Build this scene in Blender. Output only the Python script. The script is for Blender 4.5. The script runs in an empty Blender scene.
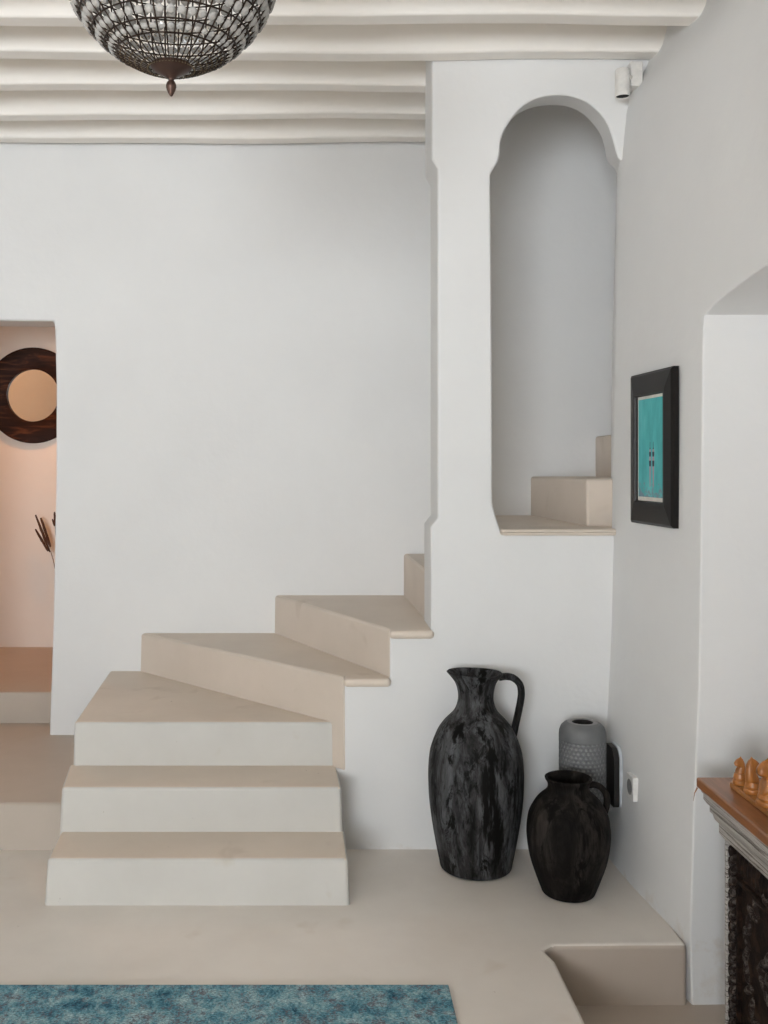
import bpy, bmesh, math, random
from mathutils import Vector, Matrix

random.seed(7)
scene = bpy.context.scene
COL = scene.collection
PI = math.pi

# ------------------------------------------------------------------ materials
def new_mat(name):
    m = bpy.data.materials.new(name)
    m.use_nodes = True
    nt = m.node_tree
    return m, nt, nt.nodes['Principled BSDF'], nt.nodes, nt.links

def noise(N, L, vec, scale, detail=4, rough=0.55, dist=0.0):
    n = N.new('ShaderNodeTexNoise')
    n.inputs['Scale'].default_value = scale
    n.inputs['Detail'].default_value = detail
    n.inputs['Roughness'].default_value = rough
    n.inputs['Distortion'].default_value = dist
    if vec is not None:
        L.new(vec, n.inputs['Vector'])
    return n

def ramp(N, L, fac, stops):
    r = N.new('ShaderNodeValToRGB')
    els = r.color_ramp.elements
    while len(els) < len(stops):
        els.new(0.5)
    for e, (p, c) in zip(els, stops):
        e.position = p
        e.color = (c[0], c[1], c[2], 1)
    L.new(fac, r.inputs['Fac'])
    return r

def coords(N, L, scale=(1, 1, 1), rot=(0, 0, 0), kind='Object'):
    tc = N.new('ShaderNodeTexCoord')
    mp = N.new('ShaderNodeMapping')
    mp.inputs['Scale'].default_value = scale
    mp.inputs['Rotation'].default_value = rot
    L.new(tc.outputs[kind], mp.inputs['Vector'])
    return mp.outputs['Vector']

def bump(N, L, bs, height, strength, dist=0.01):
    b = N.new('ShaderNodeBump')
    b.inputs['Strength'].default_value = strength
    b.inputs['Distance'].default_value = dist
    L.new(height, b.inputs['Height'])
    L.new(b.outputs['Normal'], bs.inputs['Normal'])
    return b

def mixc(N, L, fac, a, b, mode='MIX'):
    m = N.new('ShaderNodeMix')
    m.data_type = 'RGBA'
    m.blend_type = mode
    for sock, v in ((m.inputs[0], fac), (m.inputs[6], a), (m.inputs[7], b)):
        if isinstance(v, (int, float)):
            sock.default_value = v
        elif isinstance(v, tuple):
            sock.default_value = (v[0], v[1], v[2], 1)
        else:
            L.new(v, sock)
    return m.outputs[2]

def plaster(name, c1, c2, rough=0.85, b=0.25, scale=1.6, fine=18, worn=None, stain=None):
    m, nt, bs, N, L = new_mat(name)
    v = coords(N, L)
    n1 = noise(N, L, v, scale, 5, 0.6)
    r = ramp(N, L, n1.outputs['Fac'], [(0.3, c1), (0.7, c2)])
    col = r.outputs['Color']
    if worn is not None:
        # chipped, yellowed paint along the foot of the wall
        n3 = noise(N, L, v, 9, 6, 0.7)
        sep = N.new('ShaderNodeSeparateXYZ')
        L.new(v, sep.inputs[0])
        mr = N.new('ShaderNodeMapRange')
        mr.inputs[1].default_value = 0.0
        mr.inputs[2].default_value = 0.16
        mr.inputs[3].default_value = 0.22
        mr.inputs[4].default_value = -0.12
        L.new(sep.outputs[2], mr.inputs[0])
        ad = N.new('ShaderNodeMath'); ad.operation = 'ADD'
        L.new(n3.outputs['Fac'], ad.inputs[0]); L.new(mr.outputs[0], ad.inputs[1])
        rr = ramp(N, L, ad.outputs[0], [(0.70, (0, 0, 0)), (0.90, (0.4, 0.4, 0.4))])
        col = mixc(N, L, rr.outputs['Color'], col, worn)
    if stain is not None:
        # a few faint rubbed-in spots and tiny dark chips
        n5 = noise(N, L, v, 4.3, 3, 0.55, 0.4)
        r5 = ramp(N, L, n5.outputs['Fac'], [(0.63, (0, 0, 0)), (0.76, (0.45, 0.45, 0.45))])
        col = mixc(N, L, r5.outputs['Color'], col, stain)
        n6 = noise(N, L, v, 34, 2, 0.5)
        r6 = ramp(N, L, n6.outputs['Fac'], [(0.765, (0, 0, 0)), (0.80, (0.6, 0.6, 0.6))])
        col = mixc(N, L, r6.outputs['Color'], col, (0.22, 0.16, 0.11))
    L.new(col, bs.inputs['Base Color'])
    bs.inputs['Roughness'].default_value = rough
    bs.inputs['Specular IOR Level'].default_value = 0.3
    n2 = noise(N, L, v, fine, 3, 0.5)
    n4 = noise(N, L, v, 3.0, 2, 0.5)
    ad2 = N.new('ShaderNodeMath'); ad2.operation = 'MULTIPLY_ADD'
    ad2.inputs[1].default_value = 3.0
    L.new(n4.outputs['Fac'], ad2.inputs[0]); L.new(n2.outputs['Fac'], ad2.inputs[2])
    bump(N, L, bs, ad2.outputs[0], b, 0.006)
    return m

M = {}
M['wall'] = plaster('white_plaster', (0.72, 0.72, 0.718), (0.76, 0.76, 0.757), worn=(0.55, 0.46, 0.36))
M['inner_wall'] = plaster('inner_plaster', (0.80, 0.745, 0.69), (0.84, 0.785, 0.73))
M['beam'] = plaster('painted_beam', (0.85, 0.81, 0.76), (0.89, 0.86, 0.82), rough=0.6, b=0.2, scale=2.5)
M['ceiling'] = plaster('ceiling_plaster', (0.82, 0.79, 0.75), (0.86, 0.83, 0.79))
M['floor'] = plaster('polished_cement_floor', (0.69, 0.64, 0.585), (0.82, 0.775, 0.72), rough=0.42, b=0.08, scale=1.1, stain=(0.60, 0.52, 0.43))
M['landing'] = plaster('cement_landing_and_floor_shade', (0.46, 0.395, 0.335), (0.53, 0.46, 0.395), rough=0.45, b=0.08, scale=1.4)
M['tread'] = plaster('cement_tread', (0.645, 0.56, 0.475), (0.72, 0.635, 0.545), rough=0.5, b=0.10, scale=1.8, stain=(0.48, 0.39, 0.31))
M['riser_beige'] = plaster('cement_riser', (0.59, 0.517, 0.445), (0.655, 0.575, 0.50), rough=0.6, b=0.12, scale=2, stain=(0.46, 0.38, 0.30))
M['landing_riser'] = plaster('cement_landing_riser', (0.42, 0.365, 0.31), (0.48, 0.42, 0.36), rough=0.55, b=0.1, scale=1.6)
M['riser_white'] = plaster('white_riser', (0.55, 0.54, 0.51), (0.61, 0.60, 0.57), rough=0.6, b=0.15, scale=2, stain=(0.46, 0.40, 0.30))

def simple(name, c, rough=0.5, metal=0.0, spec=0.5):
    m, nt, bs, N, L = new_mat(name)
    v = coords(N, L)
    n = noise(N, L, v, 30, 3)
    r = ramp(N, L, n.outputs['Fac'], [(0.3, tuple(x * 0.9 for x in c)), (0.7, tuple(min(1, x * 1.08) for x in c))])
    L.new(r.outputs['Color'], bs.inputs['Base Color'])
    bs.inputs['Roughness'].default_value = rough
    bs.inputs['Metallic'].default_value = metal
    bs.inputs['Specular IOR Level'].default_value = spec
    return m

def streaky_clay(name, dark, mid, light, amount, rough=0.6):
    m, nt, bs, N, L = new_mat(name)
    v = coords(N, L, (1, 1, 0.17))
    v2 = coords(N, L, (1, 1, 0.30))
    n1 = noise(N, L, v, 13, 8, 0.74, 0.5)
    r1 = ramp(N, L, n1.outputs['Fac'], [(0.36, dark), (0.47, mid), (0.47 + amount, light)])
    n2 = noise(N, L, v2, 24, 7, 0.78, 0.7)
    r2 = ramp(N, L, n2.outputs['Fac'], [(0.50, (0, 0, 0)), (0.60, (1, 1, 1))])
    c = mixc(N, L, r2.outputs['Color'], r1.outputs['Color'], dark)
    n3 = noise(N, L, coords(N, L, (1, 1, 0.12)), 16, 5, 0.6)
    r3 = ramp(N, L, n3.outputs['Fac'], [(0.56, (0, 0, 0)), (0.62, (1, 1, 1))])
    c = mixc(N, L, r3.outputs['Color'], c, dark)
    L.new(c, bs.inputs['Base Color'])
    bs.inputs['Roughness'].default_value = rough
    bs.inputs['Specular IOR Level'].default_value = 0.12
    n4 = noise(N, L, v2, 45, 4, 0.6)
    bump(N, L, bs, n4.outputs['Fac'], 0.5, 0.004)
    return m

M['black_clay'] = streaky_clay('black_greywashed_clay', (0.004, 0.0035, 0.003), (0.030, 0.029, 0.0295), (0.125, 0.13, 0.138), 0.22, 0.62)
M['brown_clay'] = streaky_clay('black_brown_clay', (0.003, 0.0022, 0.0018), (0.010, 0.008, 0.0068), (0.040, 0.034, 0.030), 0.20, 0.75)

def honeycomb():
    m, nt, bs, N, L = new_mat('grey_honeycomb_ceramic')
    v = coords(N, L)
    n = noise(N, L, v, 7, 4)
    r = ramp(N, L, n.outputs['Fac'], [(0.3, (0.10, 0.105, 0.11)), (0.7, (0.18, 0.185, 0.19))])
    L.new(r.outputs['Color'], bs.inputs['Base Color'])
    bs.inputs['Roughness'].default_value = 0.55
    return m
M['grey_ceramic'] = honeycomb()
M['grey_dimple'] = simple('pale_grey_dimple_glaze', (0.22, 0.22, 0.22), 0.5)
M['black_plastic'] = simple('black_panel', (0.010, 0.008, 0.007), 0.5)
M['pale_edge'] = simple('pale_panel_edge', (0.55, 0.58, 0.62), 0.4)
M['frame_black_and_shade'] = simple('black_lacquer_and_vase_shade', (0.009, 0.0075, 0.007), 0.38, 0.0, 0.22)
M['mat_board'] = simple('cream_mat_board', (0.72, 0.68, 0.62), 0.8)
M['white_plastic'] = simple('white_plastic', (0.78, 0.77, 0.75), 0.4)
M['white_metal'] = simple('white_enamel', (0.74, 0.72, 0.69), 0.45)
M['dark_inside'] = simple('dark_lamp_inside', (0.05, 0.05, 0.05), 0.6)
M['bronze'] = simple('dark_bronze', (0.035, 0.023, 0.017), 0.5, 0.7)
M['bronze_cap'] = simple('brown_bronze', (0.085, 0.05, 0.04), 0.45, 0.7)
M['brass'] = simple('old_brass', (0.16, 0.12, 0.07), 0.45, 0.6)
M['candle'] = simple('ivory_candle_sleeve', (0.65, 0.6, 0.5), 0.5)
M['stalk'] = simple('dried_brown_stalk', (0.075, 0.03, 0.015), 0.8)
M['stem'] = simple('dry_thin_stem', (0.22, 0.12, 0.06), 0.8)
M['clay_pot'] = simple('terracotta_pot', (0.35, 0.22, 0.15), 0.8)

def crystal():
    m, nt, bs, N, L = new_mat('clear_crystal')
    n = noise(N, L, coords(N, L), 60, 2)
    r = ramp(N, L, n.outputs['Fac'], [(0.3, (0.52, 0.51, 0.49)), (0.7, (0.68, 0.67, 0.65))])
    L.new(r.outputs['Color'], bs.inputs['Base Color'])
    bs.inputs['Roughness'].default_value = 0.06
    bs.inputs['IOR'].default_value = 1.5
    bs.inputs['Transmission Weight'].default_value = 0.55
    return m
M['crystal'] = crystal()

def wood(name, c1, c2, c3, grain=(1, 12, 12), rough=0.35, scale=3.0, spec=0.5):
    m, nt, bs, N, L = new_mat(name)
    v = coords(N, L, grain)
    n = noise(N, L, v, scale, 6, 0.6, 0.8)
    bs.inputs['Specular IOR Level'].default_value = spec
    r = ramp(N, L, n.outputs['Fac'], [(0.3, c1), (0.52, c2), (0.72, c3)])
    L.new(r.outputs['Color'], bs.inputs['Base Color'])
    bs.inputs['Roughness'].default_value = rough
    bump(N, L, bs, n.outputs['Fac'], 0.2, 0.003)
    return m
M['mirror_wood'] = wood(spec=0.12, name='dark_mirror_wood', c1=(0.010, 0.004, 0.0025), c2=(0.026, 0.009, 0.0045), c3=(0.11, 0.038, 0.014), grain=(3, 3, 20), rough=0.5, scale=1.6)
M['table_wood'] = wood('polished_brown_table_wood', (0.15, 0.060, 0.022), (0.26, 0.105, 0.042), (0.36, 0.16, 0.07), (14, 1.2, 14), 0.28, 2.2)
M['board_wood'] = wood('orange_board_wood', (0.22, 0.085, 0.02), (0.33, 0.13, 0.03), (0.42, 0.18, 0.05), (12, 1.5, 12), 0.3, 2.5)
M['chess_wood'] = wood('turned_honey_wood', (0.24, 0.085, 0.018), (0.36, 0.135, 0.03), (0.46, 0.19, 0.05), (14, 14, 3), 0.32, 2.5)

def painted_wood(name, base, paint, lo, hi, grain=(6, 1.2, 10), rough=0.7):
    m, nt, bs, N, L = new_mat(name)
    v = coords(N, L, grain)
    n = noise(N, L, v, 6, 7, 0.7, 0.6)
    r = ramp(N, L, n.outputs['Fac'], [(lo, base), (hi, paint)])
    L.new(r.outputs['Color'], bs.inputs['Base Color'])
    bs.inputs['Roughness'].default_value = rough
    bs.inputs['Specular IOR Level'].default_value = 0.15
    bump(N, L, bs, n.outputs['Fac'], 0.5, 0.004)
    return m
M['whitewash'] = painted_wood('worn_whitewash_wood', (0.07, 0.055, 0.045), (0.42, 0.395, 0.37), 0.38, 0.50, (9, 0.45, 24))
M['carved_dark'] = painted_wood('dark_carved_wood', (0.006, 0.003, 0.002), (0.050, 0.027, 0.017), 0.44, 0.78, (4, 4, 4))
M['carved_pale'] = painted_wood('dark_carved_wood_with_pale_wash', (0.016, 0.009, 0.007), (0.17, 0.15, 0.135), 0.47, 0.74, (9, 9, 9))

def checker_mat():
    m, nt, bs, N, L = new_mat('inlaid_chess_squares')
    v = coords(N, L)
    ck = N.new('ShaderNodeTexChecker')
    ck.inputs['Scale'].default_value = 1 / 0.044
    ck.inputs['Color1'].default_value = (0.10, 0.035, 0.012, 1)
    ck.inputs['Color2'].default_value = (0.55, 0.32, 0.13, 1)
    ad = N.new('ShaderNodeVectorMath'); ad.operation = 'ADD'
    ad.inputs[1].default_value = (0.0, 0.0, 0.013)
    L.new(v, ad.inputs[0]); L.new(ad.outputs[0], ck.inputs['Vector'])
    n = noise(N, L, v, 40, 4)
    c = mixc(N, L, 0.25, ck.outputs['Color'], n.outputs['Color'], 'MULTIPLY')
    L.new(c, bs.inputs['Base Color'])
    bs.inputs['Roughness'].default_value = 0.3
    return m
M['squares'] = checker_mat()

def mirror_mat():
    m, nt, bs, N, L = new_mat('mirror_silver')
    n = noise(N, L, coords(N, L), 4, 3)
    r = ramp(N, L, n.outputs['Fac'], [(0.3, (0.83, 0.83, 0.82)), (0.7, (0.87, 0.87, 0.86))])
    L.new(r.outputs['Color'], bs.inputs['Base Color'])
    bs.inputs['Metallic'].default_value = 1.0
    bs.inputs['Roughness'].default_value = 0.03
    return m
M['mirror'] = mirror_mat()

def teal_art():
    m, nt, bs, N, L = new_mat('teal_painting')
    v = coords(N, L, (1, 1, 0.35))
    n = noise(N, L, v, 14, 6, 0.65)
    r = ramp(N, L, n.outputs['Fac'], [(0.30, (0.04, 0.32, 0.345)), (0.5, (0.07, 0.45, 0.465)), (0.72, (0.13, 0.55, 0.55))])
    n2 = noise(N, L, coords(N, L), 38, 5, 0.7)
    sep = N.new('ShaderNodeSeparateXYZ'); L.new(coords(N, L), sep.inputs[0])
    mr = N.new('ShaderNodeMapRange')
    mr.inputs[1].default_value = -0.19; mr.inputs[2].default_value = -0.05
    mr.inputs[3].default_value = 0.16; mr.inputs[4].default_value = -0.2
    L.new(sep.outputs[2], mr.inputs[0])
    ad = N.new('ShaderNodeMath'); ad.operation = 'ADD'
    L.new(n2.outputs['Fac'], ad.inputs[0]); L.new(mr.outputs[0], ad.inputs[1])
    r2 = ramp(N, L, ad.outputs[0], [(0.58, (0, 0, 0)), (0.68, (0.7, 0.7, 0.7))])
    c = mixc(N, L, r2.outputs['Color'], r.outputs['Color'], (0.22, 0.16, 0.24))
    L.new(c, bs.inputs['Base Color'])
    bs.inputs['Roughness'].default_value = 0.6
    return m
M['teal_art'] = teal_art()
M['fig_dark'] = simple('dark_paint', (0.02, 0.02, 0.04), 0.6)
M['fig_mauve'] = simple('mauve_paint', (0.42, 0.27, 0.34), 0.6)

def rug_mat():
    m, nt, bs, N, L = new_mat('distressed_teal_rug')
    v = coords(N, L)
    # faded medallion-like figure under the overdye
    vo = N.new('ShaderNodeTexVoronoi'); vo.inputs['Scale'].default_value = 11
    L.new(coords(N, L, (1, 1.3, 1)), vo.inputs['Vector'])
    n1 = noise(N, L, coords(N, L, (1, 0.7, 1)), 30, 8, 0.82, 0.6)
    ad = N.new('ShaderNodeMath'); ad.operation = 'MULTIPLY_ADD'; ad.inputs[1].default_value = 0.22
    L.new(vo.outputs['Distance'], ad.inputs[0]); L.new(n1.outputs['Fac'], ad.inputs[2])
    r = ramp(N, L, ad.outputs[0], [(0.42, (0.02, 0.06, 0.10)), (0.51, (0.06, 0.18, 0.245)), (0.61, (0.14, 0.31, 0.375)), (0.74, (0.34, 0.48, 0.52))])
    n2 = noise(N, L, coords(N, L, (1, 0.8, 1)), 45, 7, 0.85)
    n2b = noise(N, L, v, 11, 5, 0.75)
    ad2 = N.new('ShaderNodeMath'); ad2.operation = 'MULTIPLY_ADD'; ad2.inputs[1].default_value = 0.45
    L.new(n2b.outputs['Fac'], ad2.inputs[0]); L.new(n2.outputs['Fac'], ad2.inputs[2])
    r2 = ramp(N, L, ad2.outputs[0], [(0.74, (0, 0, 0)), (0.84, (0.9, 0.9, 0.9))])
    c = mixc(N, L, r2.outputs['Color'], r.outputs['Color'], (0.15, 0.135, 0.155))
    # plain darker border band near the end of the rug
    n3 = noise(N, L, coords(N, L, (110, 190, 1)), 1.0, 3, 0.7)
    r3 = ramp(N, L, n3.outputs['Fac'], [(0.32, (0.25, 0.25, 0.27)), (0.66, (1.55, 1.55, 1.55))])
    c = mixc(N, L, 0.8, c, r3.outputs['Color'], 'MULTIPLY')
    L.new(c, bs.inputs['Base Color'])
    bs.inputs['Roughness'].default_value = 0.95
    bs.inputs['Specular IOR Level'].default_value = 0.1
    bump(N, L, bs, n3.outputs['Fac'], 0.6, 0.004)
    return m
M['rug'] = rug_mat()

# ------------------------------------------------------------------ mesh helpers
def link(name, bm, mat, parent=None, bevel=0.0, seg=3, angle=40, smooth=True, sharp=35, weighted=False, loc=None):
    bmesh.ops.recalc_face_normals(bm, faces=bm.faces)
    me = bpy.data.meshes.new(name)
    if smooth:
        for f in bm.faces:
            f.smooth = True
        if not bevel:
            lim = math.radians(sharp)
            for e in bm.edges:
                if len(e.link_faces) == 2 and e.calc_face_angle(0) > lim:
                    e.smooth = False
    bm.to_mesh(me)
    bm.free()
    for mm in (mat if isinstance(mat, (list, tuple)) else [mat]):
        me.materials.append(mm)
    o = bpy.data.objects.new(name, me)
    COL.objects.link(o)
    if parent is not None:
        o.parent = parent
    if loc is not None:
        o.location = loc
    if bevel:
        b = o.modifiers.new('bevel', 'BEVEL')
        b.width = bevel; b.segments = seg
        b.limit_method = 'ANGLE'; b.angle_limit = math.radians(angle)
        b.use_clamp_overlap = False
        b.material = -1
        w = o.modifiers.new('wn', 'WEIGHTED_NORMAL')
        w.keep_sharp = True
        w.weight = 100
    return o

def empty(name, label, cat, loc=(0, 0, 0), rz=0.0, group=None):
    o = bpy.data.objects.new(name, None)
    o.empty_display_size = 0.05
    COL.objects.link(o)
    o.location = loc
    o.rotation_euler = (0, 0, rz)
    return tag(o, label, cat, group)

def tag(o, label, cat, group=None):
    o['label'] = label
    o['category'] = cat
    if group:
        o['group'] = group
    return o

def struct(o):
    o['kind'] = 'structure'
    return o

def prism(bm, bottom, top, mats=None):
    """Closed solid between two equal-length loops. mats = (side, cap_top)."""
    vb = [bm.verts.new(p) for p in bottom]
    vt = [bm.verts.new(p) for p in top]
    n = len(vb)
    fb = bm.faces.new(list(reversed(vb)))
    ft = bm.faces.new(vt)
    for i in range(n):
        f = bm.faces.new((vb[i], vb[(i + 1) % n], vt[(i + 1) % n], vt[i]))
        if mats:
            f.material_index = mats[0]
    if mats:
        fb.material_index = mats[0]
        ft.material_index = mats[1]
    return ft

def box(bm, x0, x1, y0, y1, z0, z1, mats=None):
    prism(bm, [(x0, y0, z0), (x1, y0, z0), (x1, y1, z0), (x0, y1, z0)],
          [(x0, y0, z1), (x1, y0, z1), (x1, y1, z1), (x0, y1, z1)], mats)

def lathe(bm, prof, n=48, cx=0, cy=0, z0=0, cap0=True, cap1=False, shift=None):
    """prof: list of (r, z). shift(z)->(dx,dy)."""
    rings = []
    for r, z in prof:
        dx, dy = shift(z) if shift else (0, 0)
        rings.append([bm.verts.new((cx + dx + r * math.cos(2 * PI * k / n), cy + dy + r * math.sin(2 * PI * k / n), z0 + z)) for k in range(n)])
    for a, b in zip(rings, rings[1:]):
        for k in range(n):
            bm.faces.new((a[k], a[(k + 1) % n], b[(k + 1) % n], b[k]))
    if cap0:
        bm.faces.new(list(reversed(rings[0])))
    if cap1:
        bm.faces.new(rings[-1])
    return rings

def catmull(pts, sub=8):
    P = [Vector(p) for p in pts]
    P = [2 * P[0] - P[1]] + P + [2 * P[-1] - P[-2]]
    out = []
    for i in range(1, len(P) - 2):
        for s in range(sub):
            t = s / sub
            a, b, c, d = P[i - 1], P[i], P[i + 1], P[i + 2]
            out.append(0.5 * ((2 * b) + (c - a) * t + (2 * a - 5 * b + 4 * c - d) * t * t + (3 * b - a - 3 * c + d) * t ** 3))
    out.append(P[-2].copy())
    return out

def resample(prof, sub=5):
    v = catmull([(r, z, 0) for r, z in prof], sub)
    return [(max(0.0005, p.x), p.y) for p in v]

def tube(bm, pts, ra, rb=None, n=10, closed=False, up=Vector((0, 1, 0)), caps=True):
    """Sweep an ellipse (ra along 'up'-ish side, rb in the other). ra/rb may be functions of t."""
    pts = [Vector(p) for p in pts]
    fa = ra if callable(ra) else (lambda t: ra)
    fb = (rb if callable(rb) else (lambda t: rb)) if rb is not None else fa
    rings = []
    m = len(pts)
    for i, p in enumerate(pts):
        if closed:
            tan = pts[(i + 1) % m] - pts[i - 1]
        else:
            tan = pts[min(i + 1, m - 1)] - pts[max(i - 1, 0)]
        tan.normalize()
        s = up - up.dot(tan) * tan
        if s.length < 1e-4:
            s = Vector((1, 0, 0)) - tan.x * tan
        s.normalize()
        u = tan.cross(s)
        t = i / max(1, m - 1)
        rings.append([bm.verts.new(p + s * fa(t) * math.cos(2 * PI * k / n) + u * fb(t) * math.sin(2 * PI * k / n)) for k in range(n)])
    pairs = list(zip(rings, rings[1:]))
    if closed:
        pairs.append((rings[-1], rings[0]))
    for a, b in pairs:
        for k in range(n):
            bm.faces.new((a[k], a[(k + 1) % n], b[(k + 1) % n], b[k]))
    if caps and not closed:
        bm.faces.new(list(reversed(rings[0])))
        bm.faces.new(rings[-1])

def lerp_table(tab, x):
    if x <= tab[0][0]:
        return tab[0][1]
    for (a, va), (b, vb) in zip(tab, tab[1:]):
        if x <= b:
            t = (x - a) / (b - a)
            return va + (vb - va) * t
    return tab[-1][1]

# ------------------------------------------------------------------ the room
CAM_Z = 1.66
BACK = 5.47          # back wall behind the stairs
PART = 4.33          # face of the partition with the arch
PARTB = 4.61         # its back face
JAMB = 3.47          # far side of the alcove in the right wall
LOW = -0.21          # sunken floor on the right

# floor (upper level) with the corner cut away for the sunken part
bm = bmesh.new()
pl = [(-3.5, -2.6), (0.805, -2.6), (0.795, 2.2), (0.785, 3.36), (0.765, 3.43), (0.80, 3.462), (1.10, 3.468), (1.268, 3.468), (1.268, 4.5), (1.268, 5.6), (-3.5, 5.6)]
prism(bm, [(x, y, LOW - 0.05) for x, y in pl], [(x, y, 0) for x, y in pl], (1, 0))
struct(link('floor', bm, [M['floor'], M['landing']], bevel=0.018, seg=4))  # side faces darker: shade of the sunken corner put into the colour
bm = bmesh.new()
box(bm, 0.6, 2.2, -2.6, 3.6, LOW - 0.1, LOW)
struct(link('floor_lower', bm, M['landing']))  # same dark cement here: colour stands in for shade and cuts bounced light

# raised landing by the doorway and the floor of the room behind
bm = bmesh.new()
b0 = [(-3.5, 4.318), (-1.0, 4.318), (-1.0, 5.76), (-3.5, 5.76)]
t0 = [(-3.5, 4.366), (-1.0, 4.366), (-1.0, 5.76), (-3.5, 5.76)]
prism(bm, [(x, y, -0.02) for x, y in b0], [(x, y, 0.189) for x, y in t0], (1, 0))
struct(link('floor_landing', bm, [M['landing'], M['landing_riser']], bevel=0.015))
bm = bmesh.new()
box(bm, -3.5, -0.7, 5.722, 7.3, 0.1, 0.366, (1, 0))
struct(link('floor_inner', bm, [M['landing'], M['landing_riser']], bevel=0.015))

# back wall with the doorway
bm = bmesh.new()
dr = [(-1.494, 0.10), (-1.492, 0.19), (-1.480, 0.55), (-1.472, 0.80), (-1.465, 1.16), (-1.456, 1.60), (-1.455, 2.1), (-1.462, 2.40), (-1.468, 2.452)]
dl = [(-2.26, 2.462), (-2.265, 2.0), (-2.27, 0.10)]
pw = dr + dl + [(-3.5, 0.10), (-3.5, 3.95), (2.8, 3.95), (2.8, 0.10)]
prism(bm, [(x, BACK, z) for x, z in pw], [(x, 5.72, z) for x, z in pw])
struct(link('wall_back', bm, M['wall'], bevel=0.014))

# room behind the doorway
for nm, b in (('wall_inner_back', (-3.6, -0.6, 7.15, 7.3, 0.2, 3.2)), ('wall_inner_left', (-3.6, -3.45, 5.7, 7.2, 0.2, 3.2)),
              ('wall_inner_right', (-0.75, -0.6, 5.7, 7.2, 0.2, 3.2))):
    bm = bmesh.new(); box(bm, *b)
    struct(link(nm, bm, M['inner_wall']))
bm = bmesh.new(); box(bm, -3.6, -0.6, 5.7, 7.3, 3.15, 3.3)
struct(link('ceiling_inner', bm, M['ceiling']))

# partition with the keyhole arch
F = [(1.278, 1.372), (1.287, 2.0), (1.300, 2.7), (1.306, 2.95), (1.305, 2.973), (1.281, 2.995), (1.272, 3.021), (1.257, 3.077), (1.231, 3.147),
     (1.187, 3.202), (1.132, 3.241), (1.061, 3.263), (0.981, 3.263), (0.916, 3.245), (0.863, 3.211), (0.816, 3.156), (0.786, 3.103),
     (0.773, 3.058), (0.772, 3.021), (0.763, 2.978), (0.737, 2.940), (0.729, 2.921), (0.732, 2.636), (0.737, 1.945), (0.738, 1.600),
     (0.738, 1.50), (0.747, 1.461), (0.768, 1.396), (0.778, 1.366)]
B = [(1.33, 1.372), (1.333, 2.0), (1.35, 2.7), (1.358, 2.978), (1.358, 3.012), (1.342, 3.036), (1.314, 3.066), (1.300, 3.132), (1.282, 3.186),
     (1.247, 3.238), (1.199, 3.283), (1.132, 3.315), (1.056, 3.322), (0.977, 3.313), (0.921, 3.292), (0.871, 3.257), (0.80, 3.17),
     (0.78, 3.12), (0.775, 3.07), (0.765, 3.0), (0.735, 2.96), (0.727, 2.93), (0.727, 2.636), (0.732, 1.945), (0.733, 1.600),
     (0.733, 1.50), (0.742, 1.461), (0.763, 1.396), (0.773, 1.366)]
def smooth_arch(P):
    return P[:5] + [(v.x, v.y) for v in catmull([(x, z, 0) for x, z in P[5:20]], 4)] + P[20:]
F = smooth_arch(F); B = smooth_arch(B)
head = [(0.03, -0.1), (0.03, 0.345), (0.099, 0.345), (0.097, 0.735), (0.294, 0.735), (0.294, 0.945), (0.471, 0.945), (0.471, 1.30), (0.471, 1.396),
        (0.500, 1.435), (0.500, 2.1), (0.500, 2.947), (0.475, 2.99), (0.475, 3.9), (2.75, 3.9), (2.75, 1.375)]
tail = [(2.75, 1.360), (2.75, -0.1)]
bm = bmesh.new()
fr = head + F + tail
bk = head + B + tail
prism(bm, [(x, PART, z) for x, z in fr], [(x, PARTB, z) for x, z in bk])
struct(link('wall_partition', bm, M['wall'], bevel=0.011, seg=3, angle=38))

# stair corridor: far end and its ceiling
bm = bmesh.new(); box(bm, 2.65, 2.8, PARTB - 0.02, 5.5, 0, 3.9)
struct(link('wall_corridor_end', bm, M['wall']))
bm = bmesh.new(); box(bm, 0.45, 2.8, PART, 5.72, 3.86, 4.0)
struct(link('ceiling_corridor', bm, M['ceiling']))

# right wall: leaning, hand-plastered, with a deep alcove for the table
def wall_x(y, z):
    b = lerp_table([(-0.3, 1.222), (0.0, 1.213), (0.12, 1.216), (0.5, 1.232), (0.9, 1.252), (1.37, 1.264), (2.1, 1.277), (2.9, 1.290), (3.2, 1.318), (3.27, 1.335), (3.41, 1.42), (3.6, 1.47)], z)
    d = max(0.0, 4.32 - y)
    k0 = 0.066 * min(1.3, d / 0.86) ** 2
    k1 = 0.044 * min(1.6, d / 0.85)
    k2 = 0.115 * min(1.2, d / 0.9)
    if z < 2.1:
        t = max(0.0, min(1.0, z / 2.1)); k = k0 * (1 - t) + k1 * t
    else:
        t = min(1.0, (z - 2.1) / 1.3); k = k1 * (1 - t) + k2 * t
    return b + k

def soffit(y):
    t = (JAMB - y) / (JAMB - 1.45)
    t = max(0.0, min(1.0, t))
    return 2.185 + 0.13 * math.sin(PI * t) ** 0.75

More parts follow.
